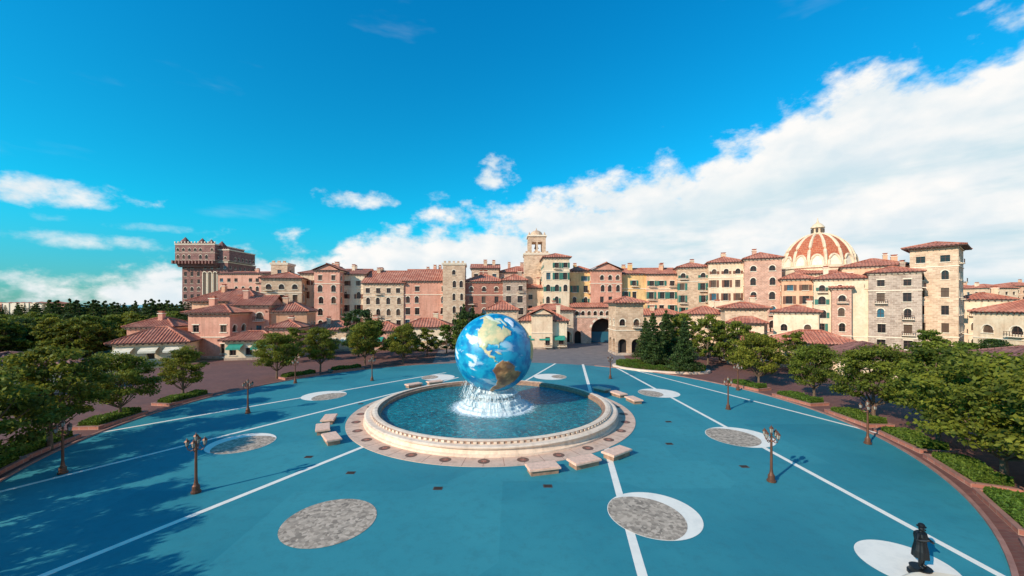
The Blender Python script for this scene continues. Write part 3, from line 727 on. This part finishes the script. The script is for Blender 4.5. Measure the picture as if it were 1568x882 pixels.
# ------------------------------------------------------------------ benches, lamps
def bench(x, y):
    a = math.atan2(y-FC.y, x-FC.x)+math.pi/2
    e = empty('stone_bench', (x, y, 0), a); mb = MB()
    mb.box(-1.05, 1.05, -.55, .55, .34, .36, BENCHM); mb.box(-1.08, 1.08, -.58, .58, .36, .47, BENCHM); mb.box(-1.04, 1.04, -.54, .54, .47, .50, BENCHM); mb.build('seat', e)
    mb = MB(); mb.box(-.95, .95, -.45, .45, .02, .34, RIMD); mb.build('base', e)
for q in ((2.05, 26.1), (5.0, 27.2), (7.7, 28.8), (-14.7, 31.9), (-16.6, 34.4), (-17.4, 37.3), (13.9, 44.8), (12.9, 47.7), (11.5, 50.3), (-13.3, 53), (-10.8, 54.8)): bench(*q)
def lamp_mesh():
    mb = MB()
    mb.lathe([(.26, .02), (.26, .12), (.2, .16), (.19, .42), (.13, .5), (.10, .62), (.08, .8), (.065, 2.5), (.09, 2.55), (.06, 2.62), (.055, 2.95), (.1, 3.0), (.04, 3.05), (.03, 3.1)], BRONZE, n=12)
    def lantern(x, y, z):
        mb.lathe([(.02, z-.06), (.07, z), (.08, z+.01)], BRONZE, x, y, 6)
        mb.lathe([(.075, z+.01), (.115, z+.26)], LGLASS, x, y, 6)
        for k in range(6):
            a = math.pi/3*k
            mb.tube([(x+.078*math.cos(a), y+.078*math.sin(a), z+.01), (x+.118*math.cos(a), y+.118*math.sin(a), z+.26)], [.012, .012], BRONZE, 4, False)
        mb.lathe([(.15, z+.26), (.09, z+.34), (.03, z+.39), (.025, z+.43), (.005, z+.47)], BRONZE, x, y, 6)
    lantern(0, 0, 3.1)
    for k in range(4):
        a = math.pi/2*k+.4; ca, sa = math.cos(a), math.sin(a)
        mb.tube([(.05*ca, .05*sa, 2.6), (.25*ca, .25*sa, 2.52), (.38*ca, .38*sa, 2.6), (.43*ca, .43*sa, 2.78)], [.03, .028, .025, .022], BRONZE, 6)
        mb.tube([(.05*ca, .05*sa, 2.85), (.2*ca, .2*sa, 2.8), (.32*ca, .32*sa, 2.62)], [.02, .018, .015], BRONZE, 5)
        lantern(.43*ca, .43*sa, 2.82)
    return mb.build('street_lamp')
l0 = lamp_mesh(); LPOS = [(-18.75, 23.25), (16.35, 24.7), (-27.1, 40.2), (23, 41.7), (28.5, 31.4), (-29.7, 25.9), (-20.5, 57.4), (-30.7, 55.5), (14.8, 59), (29.4, 51), (-33.4, 20.2)]
l0.location = (*LPOS[0], .02)
for k, q in enumerate(LPOS[1:]):
    o_ = l0.copy(); COL.objects.link(o_); o_.location = (*q, .02); o_.rotation_euler[2] = k*.7

# ------------------------------------------------------------------ vegetation
def leaves(centers, radii, nper, size, up=.35, flat=1.0):
    N = len(centers)*nper
    C = np.repeat(np.array(centers), nper, 0); Rr = np.repeat(np.array(radii), nper, 0)
    d = rng.normal(size=(N, 3)); d /= np.linalg.norm(d, axis=1)[:, None]
    rad_ = rng.uniform(0, 1, N)**.45
    pos = C+d*Rr*rad_[:, None]*(1+.18*rng.normal(size=(N, 1)))
    nrm = d*.6+rng.normal(size=(N, 3))*.6; nrm[:, 2] += up; nrm /= np.linalg.norm(nrm, axis=1)[:, None]
    t = np.cross(nrm, rng.normal(size=(N, 3))); t /= np.linalg.norm(t, axis=1)[:, None]; bt_ = np.cross(nrm, t)
    s_ = (size*rng.uniform(.6, 1.3, N))[:, None]
    v = np.stack([pos-t*s_, pos-bt_*s_*.55, pos+t*s_, pos+bt_*s_*.55], 1).reshape(-1, 3)
    ctone = np.repeat(rng.uniform(0, .6, len(centers)), nper)
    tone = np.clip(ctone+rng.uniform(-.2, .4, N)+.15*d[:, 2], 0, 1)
    return v, np.repeat(tone, 4)
def tree_mesh(name, mb, lv, tone, lm):
    nv0 = len(mb.v); nf0 = len(mb.f)
    verts = mb.v+lv.tolist(); nl = len(lv)//4
    faces = mb.f+[(nv0+4*i, nv0+4*i+1, nv0+4*i+2, nv0+4*i+3) for i in range(nl)]
    me = bpy.data.meshes.new(name); me.from_pydata(verts, [], faces)
    me.materials.append(BARK); me.materials.append(lm)
    me.polygons.foreach_set('material_index', [0]*nf0+[1]*nl)
    at = me.attributes.new('tone', 'FLOAT', 'POINT'); at.data.foreach_set('value', np.concatenate([np.zeros(nv0), tone]).astype(np.float32))
    me.update(); return me
def broadleaf(name, h, r, seed, ncl=42, nper=220, size=.135, lm=None, base=.34):
    random.seed(seed); mb = MB(); cs, rs = [], []
    tw = [Vector((0, 0, 0))]
    for i in range(1, 6): tw.append(Vector((random.uniform(-.12, .12)*i*.4, random.uniform(-.12, .12)*i*.4, h*.85*i/5)))
    mb.tube(tw, [.17*h/7*(1-.17*i) for i in range(6)], BARK, 7)
    for k in range(ncl):
        f = (k+.5)/ncl; zz = h*(base+(1-base)*f**.9)
        prof = math.sin(math.pi*min(1, .18+.78*((zz/h-base)/(1-base))))**.6
        a = k*2.399+random.uniform(-.5, .5); rr = r*prof*math.sqrt(random.uniform(.15, 1))
        c = Vector((rr*math.cos(a), rr*math.sin(a), zz-.1*rr+random.uniform(-.25, .25)))
        s_ = random.uniform(.5, 1.0)*r*.3
        cs.append(tuple(c)); rs.append((s_*1.3, s_*1.3, s_*.55))
        if k % 2 == 0:
            q = tw[min(5, max(1, int((zz/h-.22)*5)))]
            mid = q.lerp(c, .5)+Vector((0, 0, -.15*r*.3)); mb.tube([q, mid, c], [.065*h/7, .045*h/7, .015], BARK, 5, False)
    lv, tn_ = leaves(cs, rs, nper, size)
    return tree_mesh(name, mb, lv, tn_, lm or LEAF)
def conifer(name, h, r, seed, lm, size=.16, nper=60, nl=16):
    random.seed(seed); mb = MB(); cs, rs = [], []
    mb.tube([(0, 0, 0), (.05, 0, h*.5), (0, 0, h*.97)], [.2*h/9, .12*h/9, .02], BARK, 6)
    for i in range(nl):
        f = i/(nl-1); z = h*(.14+.84*f); rr = r*(1-f)**.8*random.uniform(.8, 1.15)+.12
        nb = max(3, int(9*(1-f)))
        for k in range(nb):
            a = 2*math.pi*k/nb+i*1.3+random.uniform(-.3, .3); q = rr*random.uniform(.65, 1.1)
            mb.tube([(0, 0, z), (q*math.cos(a), q*math.sin(a), z-.1*q)], [.04, .015], BARK, 4, False)
            for s_ in (.4, .8):
                cs.append((q*s_*math.cos(a), q*s_*math.sin(a), z-.1*q*s_)); rs.append((.3*rr*.8+.15, .3*rr*.8+.15, .18+.06*rr))
    lv, tn_ = leaves(cs, rs, nper, size, .1); return tree_mesh(name, mb, lv, tn_, lm)
BL = [broadleaf('broadleaf_a', 7, 2.9, 1, 50), broadleaf('broadleaf_b', 7, 3.3, 2, 56), broadleaf('broadleaf_c', 7, 2.7, 3, 46), broadleaf('broadleaf_d', 7, 3.5, 4, 60)]
BF = [broadleaf('broadleaf_far_a', 8, 3.3, 8, 34, 110, .24, LEAFM, .2), broadleaf('broadleaf_far_b', 8, 3.0, 9, 30, 110, .26, LEAF, .2), broadleaf('broadleaf_far_c', 8, 3.6, 10, 34, 110, .25, LEAFD, .2)]
CN = [conifer('conifer_a', 9, 2.3, 21, LEAFD), conifer('conifer_b', 9, 2.6, 22, LEAFD)]
CF = [conifer('pine_far_a', 12, 3.2, 31, LEAFD, .4, 22, 10), conifer('pine_far_b', 12, 3.8, 32, LEAFD, .4, 22, 9)]
def place(me, name, x, y, s=1.0, sz=None, parent=None, z=0.0):
    o_ = bpy.data.objects.new(name, me); COL.objects.link(o_); o_.location = (x, y, z); o_.rotation_euler = (0, 0, random.uniform(0, 6.28))
    o_.scale = (s, s, sz or s)
    if parent: o_.parent = parent
    return o_
TR = [(-35.6, 30.2, 7.9, 1.15), (-38.4, 38.4, 6.3, .9), (-39.2, 46.7, 5.9, .85), (-35.4, 59, 6.8, .9), (-31.6, 64.6, 7.4, .9), (-32.8, 23.6, 7.2, 1.05),
      (-31.6, 14.2, 8.0, 1.05), (-28.4, 11.0, 7.5, 1.0), (-35.2, 18.2, 7.8, 1.0), (-25.2, 7.2, 7.5, 1.0), (-40, 24, 7.6, 1.0),
      (34.0, 54, 7.0, .95), (36.0, 46.7, 6.4, .9), (35.6, 38.6, 7.0, 1.05), (34.2, 31.4, 7.8, 1.15), (31.2, 24.8, 7.8, 1.25), (28.4, 19.2, 8.0, 1.2),
      (39.5, 28.5, 7.6, 1.1), (36, 22, 7.5, 1.1), (34, 19, 8, 1.1), (-27, 72, 8, 1), (-20.6, 74, 7, .9), (30.8, 21.6, 7.6, 1.1), (37.5, 33.5, 6.8, 1)]
for k, (x, y, h, s) in enumerate(TR):
    place(BL[k % 4], 'plaza_tree', x, y, s, h/7)
for k, (b, d, h, s, me) in enumerate(((-235, 84, 10, 1.1, 2), (-212, 80, 8, 1, 0), (-165, 82, 7, .9, 1), (-70, 88, 9.5, 1, 2), (-48, 90, 9, .7, 2), (-75, 84, 8, .7, 0), (-330, 76, 6.5, .9, 1), (262, 78, 9, 1, 1), (300, 72, 9.0, .9, 1), (318, 76, 8, .9, 0),
                                      (350, 68, 8, 1, 1), (380, 64, 6.4, .9, 0), (430, 66, 6.4, .8, 1), (250, 84, 9, 1, 2), (640, 64, 7, .8, 0), (690, 58, 5.6, .7, 0), (-100, 90, 6.5, .8, 0), (-130, 84, 6, .8, 1))):
    q = plan(b, d); place(BF[me], 'broadleaf_tree', q.x, q.y, s, h/8)
for k, (b, d, h, s) in enumerate(((216, 70, 9.6, 1.15), (264, 64, 9.0, 1.0), (236, 76, 10, 1.1), (204, 77, 8.5, .9), (-74, 84, 11.2, .9), (-60, 92, 11, .8))):
    q = plan(b, d); place(CN[k % 2], 'conifer_tree', q.x, q.y, s, h/9)
wd = empty('distant_trees')
for k in range(85):
    d = random.uniform(62, 112); b = random.uniform(-830, -500)
    if -635 < b < -485 and d < 90: continue
    if b < -630 and d < 72: d += 14
    q = plan(b, d); h = random.uniform(6.0, 8.6)+(d-62)*.02
    place(random.choice([BF[0], BF[1], BF[0], BF[2], BF[1]]), 'tree', q.x, q.y, random.uniform(.85, 1.3), h/8, wd)
for k in range(110):
    d = random.uniform(118, 190); b = random.uniform(-710, -505)
    q = plan(b, d); place(random.choice(CF), 'pine', q.x, q.y, random.uniform(.8, 1.2), random.uniform(9.8, 13.0)/12, wd)
for k in range(90):
    d = random.uniform(190, 320); b = random.uniform(-920, -480)
    q = plan(b, d); place(random.choice(CF), 'pine', q.x, q.y, 1.2, random.uniform(9.4, 12.2)/12, wd)
for k in range(18):
    d = random.uniform(68, 82); b = random.uniform(690, 900)
    q = plan(b, d); place(random.choice(BF), 'tree', q.x, q.y, random.uniform(.6, .8), random.uniform(3.5, 5.0)/8, wd)
mb = MB()
for k in range(12):
    q = plan(-800+k*9.5, 430); w = random.uniform(4, 8); h_ = random.uniform(11.8, 13.6)
    mb.box(q.x-w, q.x+w, q.y+k*.7, q.y+12, 0, h_, random.choice([PINK, CREAML, TRIM])); mb.lathe([(w*1.05, h_), (.1, h_+1.2)], ROOF, q.x, q.y+8, 4)
mb.build('far_shore_buildings')
def hedge_mesh(l, w, h, n):
    N = n; pos = np.stack([rng.uniform(-l/2, l/2, N), rng.uniform(-w/2, w/2, N), rng.uniform(.1, h, N)], 1)
    sh = rng.integers(0, 5, N)
    pos[sh >= 2, 2] = h+rng.normal(0, .05, (sh >= 2).sum()); m0 = sh == 0; pos[m0, 1] = -w/2*np.sign(rng.normal(size=m0.sum())); m1 = sh == 1; pos[m1, 0] = l/2*np.sign(rng.normal(size=m1.sum()))
    pos[:, 2] += .08*np.sin(pos[:, 0]*2.1)
    nrm = rng.normal(size=(N, 3)); nrm[:, 2] += .6; nrm /= np.linalg.norm(nrm, axis=1)[:, None]
    t = np.cross(nrm, rng.normal(size=(N, 3))); t /= np.linalg.norm(t, axis=1)[:, None]; b2 = np.cross(nrm, t); s_ = rng.uniform(.06, .13, (N, 1))
    lv = np.stack([pos-t*s_, pos-b2*s_*.6, pos+t*s_, pos+b2*s_*.6], 1).reshape(-1, 3)
    mb = MB(); mb.box(-l/2+.12, l/2-.12, -w/2+.12, w/2-.12, .05, h-.08, BARK)
    return tree_mesh('hedge', mb, lv, np.repeat(rng.uniform(0, 1, N), 4), HEDGEM)
HM = hedge_mesh(4.4, 1.7, .62, 5200)
KM = MB()
for (x0, x1, y0, y1) in ((-2.6, 2.6, -1.2, -1.0), (-2.6, 2.6, 1.0, 1.2), (-2.6, -2.4, -1.0, 1.0), (2.4, 2.6, -1.0, 1.0)):
    KM.box(x0, x1, y0, y1, .0, .26, BRICK); KM.box(x0-.02, x1+.02, y0-.02, y1+.02, .26, .31, KERB)
KM.poly([(-2.4, -1, .2), (2.4, -1, .2), (2.4, 1, .2), (-2.4, 1, .2)], BARK)
kob = KM.build('brick_kerb'); kme = kob.data; bpy.data.objects.remove(kob)
def planter(t, off=1.9, s=1.0):
    r = rp(t)+off; e = empty('hedge_planter', (PC.x+r*math.cos(t), PC.y+r*math.sin(t), 0), t+math.pi/2)
    for me_, nm in ((kme, 'brick_kerb'), (HM, 'hedge')):
        o_ = bpy.data.objects.new(nm, me_); COL.objects.link(o_); o_.parent = e; o_.scale = (s, 1, 1); o_.location.z = .005
for dg in (-44, -33.5, -23.5, -13.5, -3, 9, 21): planter(math.radians(dg))
for dg in (214, 204.5, 196, 184, 171, 146, 134): planter(math.radians(dg))
isl = empty('planted_island', (25.5, 68, 0), math.radians(-28))
KM = MB(); KM.lathe([(1.0, .0), (1.0, .3), (.96, .34), (.92, .34), (.9, .2), (0.01, .2)], RINGM, n=40); o_ = KM.build('kerb', isl); o_.scale = (8, 4.4, 1)
for k in range(20):
    a = 2*math.pi*k/20; h_ = bpy.data.objects.new('hedge', HM); COL.objects.link(h_); h_.parent = isl
    h_.location = (6.4*math.cos(a), 3.2*math.sin(a), .1); h_.rotation_euler = (0, 0, math.atan2(3.2*math.cos(a), -6.4*math.sin(a))); h_.scale = (.55, .8, 1.3)

# ------------------------------------------------------------------ bronze statue on round base
random.seed(3)
st = empty('bronze_statue', (16.9, 16.2, 0), math.radians(20))
mb = MB(); mb.lathe([(.42, .02), (.42, .12), (.36, .16), (.34, .3), (.36, .34), (.01, .34)], STATB, n=20); mb.build('plinth', st)
def skin(name, V_, E_, Rd, parent, mat_, sub=2):
    me = bpy.data.meshes.new(name); me.from_pydata(V_, E_, []); o_ = bpy.data.objects.new(name, me); COL.objects.link(o_); o_.parent = parent
    md = o_.modifiers.new('Skin', 'SKIN')
    for i, r in enumerate(Rd):
        r = r if isinstance(r, tuple) else (r, r); me.skin_vertices[0].data[i].radius = r
    me.skin_vertices[0].data[0].use_root = True
    s2 = o_.modifiers.new('Sub', 'SUBSURF'); s2.levels = sub; s2.render_levels = sub; me.materials.append(mat_); return o_
z = .34
V_ = [(0, 0, z+.92), (0, 0, z+1.12), (0, 0, z+1.36), (0, -.01, z+1.48), (0, -.02, z+1.56), (0, -.02, z+1.68), (.1, 0, z+.86), (.12, -.02, z+.48), (.13, 0, z+.08), (.14, -.14, z+.04),
      (-.1, 0, z+.86), (-.12, -.06, z+.48), (-.12, -.02, z+.08), (-.13, -.16, z+.04), (.2, 0, z+1.4), (.34, -.03, z+1.16), (.24, -.26, z+1.1), (-.2, 0, z+1.4), (-.36, -.06, z+1.2), (-.26, -.3, z+1.3), (.17, -.33, z+1.12), (-.22, -.38, z+1.36)]
E_ = [(0, 1), (1, 2), (2, 3), (3, 4), (4, 5), (0, 6), (6, 7), (7, 8), (8, 9), (0, 10), (10, 11), (11, 12), (12, 13), (2, 14), (14, 15), (15, 16), (2, 17), (17, 18), (18, 19), (16, 20), (19, 21)]
Rd = [.17, .15, (.19, .14), .06, .11, .1, .1, .085, .06, .05, .1, .085, .06, .05, .075, .06, .045, .075, .06, .045, .04, .04]
try: skin('figure', V_, E_, Rd, st, STATB)
except Exception as ex: print('skin fail', ex)
mb = MB()
def coat(r, zz, t): return r*(1+.07*math.sin(7*t)), zz
mb.lathe([(.27, z+.42), (.25, z+.7), (.2, z+.95), (.185, z+1.1), (.215, z+1.3), (.19, z+1.42), (.07, z+1.5)], STATB, n=28, fn=coat)
mb.lathe([(.15, z+1.68), (.155, z+1.70), (.11, z+1.72), (.105, z+1.78), (.06, z+1.82), (.0, z+1.83)], STATB, 0, -.02, 18)
mb.box(-.02, .02, -.16, -.11, z+1.57, z+1.62, STATB)
mb.build('coat_and_cap', st, True)
mb = MB(); mb.lathe([(2.7, .02), (2.7, .22), (2.6, .28), (.01, .28)], TRIM, 0, 0, 64); o_ = mb.build('round_stone_base'); o_.location = (16.9, 13.4, 0)

# ------------------------------------------------------------------ sky and light
SUN_EL = math.radians(28); sdx, sdy = -.775, -.632
w = bpy.data.worlds.new("World"); scene.world = w; w.use_nodes = True; nt = w.node_tree; nt.nodes.clear()
wo = nt.nodes.new('ShaderNodeOutputWorld'); bg = nt.nodes.new('ShaderNodeBackground'); bg.inputs[1].default_value = .1
nt.links.new(bg.outputs[0], wo.inputs[0])
sk = nt.nodes.new('ShaderNodeTexSky'); sk.sky_type = 'NISHITA'; sk.sun_disc = False; sk.sun_elevation = SUN_EL
sk.sun_rotation = math.atan2(sdx, sdy) % (2*math.pi); sk.air_density = 1.0; sk.dust_density = .3; sk.ozone_density = 2.5
tc = nt.nodes.new('ShaderNodeTexCoord').outputs['Generated']
nm = nt.nodes.new('ShaderNodeVectorMath'); nm.operation = 'NORMALIZE'; nt.links.new(tc, nm.inputs[0]); D_ = nm.outputs[0]
sx = nt.nodes.new('ShaderNodeSeparateXYZ'); nt.links.new(D_, sx.inputs[0])
az = MA(nt, 'MULTIPLY', MA(nt, 'ARCTAN2', sx.outputs[0], sx.outputs[1]), 180/math.pi)
el = MA(nt, 'MULTIPLY', MA(nt, 'ARCSINE', sx.outputs[2]), 180/math.pi)
tint = MIX(nt, MR(nt, el, 10, 38), (.06, 1.64, 1.78), (.02, 1.6, 2.2))
tint = MIX(nt, MR(nt, el, 0, 12, 0, 1, True), (.26, .86, 1.06), tint)
sky = MIX(nt, 1.0, sk.outputs[0], tint, 'MULTIPLY')
rmp = nt.nodes.new('ShaderNodeValToRGB'); cr = rmp.color_ramp
pts = [(-180, 12), (-64, 0), (-46, 2.0), (-41, 6.5), (-30, 8.6), (-22, 10), (-8, 13.5), (6, 16.2), (13, 18.8), (28, 22.2), (38, 24.4), (46, 25.3), (53, 26.5), (90, 27), (180, 12)]
while len(cr.elements) < len(pts): cr.elements.new(.5)
for i, (a, e_) in enumerate(pts): cr.elements[i].position = (a+180)/360
for i, (a, e_) in enumerate(pts): cr.elements[i].color = (e_/45,)*3+(1,)
nt.links.new(MR(nt, az, -180, 180), rmp.inputs[0])
bd = MA(nt, 'MULTIPLY', rmp.outputs[0], 45)
mp = nt.nodes.new('ShaderNodeMapping'); mp.inputs['Scale'].default_value = (1, 1, 1.6); nt.links.new(D_, mp.inputs[0])
mo = nt.nodes.new('ShaderNodeMapping'); mo.inputs['Scale'].default_value = (1, 1, 1.6); mo.inputs['Location'].default_value = (-.03, -.01, .035); nt.links.new(D_, mo.inputs[0])
ms = nt.nodes.new('ShaderNodeMapping'); ms.inputs['Scale'].default_value = (1, 1, 4.5); nt.links.new(D_, ms.inputs[0])
n1 = NOISE(nt, mp.outputs[0], 6.0, 7, .58); n1b = NOISE(nt, mo.outputs[0], 6.0, 3, .55); n3 = NOISE(nt, mp.outputs[0], 14, 5, .6); n2 = NOISE(nt, ms.outputs[0], 2.6, 5, .55)
dens = MA(nt, 'ADD', MA(nt, 'DIVIDE', MA(nt, 'SUBTRACT', bd, el), 7.0), MA(nt, 'ADD', MA(nt, 'MULTIPLY', MA(nt, 'SUBTRACT', n1, .5), 3.0), MA(nt, 'MULTIPLY', MA(nt, 'SUBTRACT', n3, .5), 1.3)))
bank = MR(nt, dens, 0, .6, 0, 1, True)
def SQ(v, w): 
    q = MA(nt, 'DIVIDE', v, w); return MA(nt, 'MULTIPLY', q, q)
def blob(a0, e0, wa, we, amp=1.0, soft=.6):
    q = MA(nt, 'ADD', SQ(MA(nt, 'SUBTRACT', az, a0), wa), SQ(MA(nt, 'SUBTRACT', el, e0), we))
    return MR(nt, MA(nt, 'ADD', MA(nt, 'SUBTRACT', .55*amp, q), MA(nt, 'MULTIPLY', MA(nt, 'SUBTRACT', n3, .5), 3.0)), 0, soft, 0, 1, True)
tot = bank
for args in ((-2.3, 18.4, 3.8, 3.1, 1.3, .9), (-50, 10.6, 9, 2.0, 1.2, 1.0), (-48, 6.2, 13, 1.2, 1.1, 1.4), (-44, 8.2, 10, .8, .8, 1.8), (-22, 14, 7, 1.6, 1.2, 1.0), (-10.5, 15.3, 3.2, 1.0, .9, 1.2)):
    tot = MA(nt, 'MAXIMUM', tot, blob(*args))
tot = MA(nt, 'MAXIMUM', tot, MR(nt, n2, .62, .9, 0, .3, True))
relief = MR(nt, MA(nt, 'SUBTRACT', n1b, n1), -.12, .12, 0, 1)
deep = MR(nt, MA(nt, 'SUBTRACT', bd, el), 5, 14, 0, 1, True)
shade = MA(nt, 'MULTIPLY', MR(nt, n2, .40, .60, 0, 1, True), deep)
cc = MIX(nt, relief, (9.9, 9.8, 9.6), (7.6, 8.5, 9.0))
cc = MIX(nt, MA(nt, 'MULTIPLY', shade, .8), cc, (4.7, 7.1, 8.1))
fin = MIX(nt, tot, sky, cc)
nt.links.new(fin, bg.inputs[0])
sun = bpy.data.lights.new('sun', 'SUN'); sun.energy = 5.0; sun.angle = math.radians(.5); sun.color = (1.0, .89, .74)
so = bpy.data.objects.new('sun', sun); COL.objects.link(so)
so.rotation_euler = Vector((-sdx*math.cos(SUN_EL), -sdy*math.cos(SUN_EL), -math.sin(SUN_EL))).to_track_quat('-Z', 'Y').to_euler()
cam = bpy.data.cameras.new('camera'); co = bpy.data.objects.new('camera', cam); COL.objects.link(co)
cam.sensor_width = 36; cam.lens = 36*600/1568; cam.shift_y = 25/1568; cam.clip_end = 20000; cam.clip_start = .1
co.location = (0, 0, H); co.rotation_euler = (math.radians(90), 0, 0); scene.camera = co
scene.view_settings.view_transform = 'Standard'; scene.view_settings.look = 'None'; scene.view_settings.exposure = 0
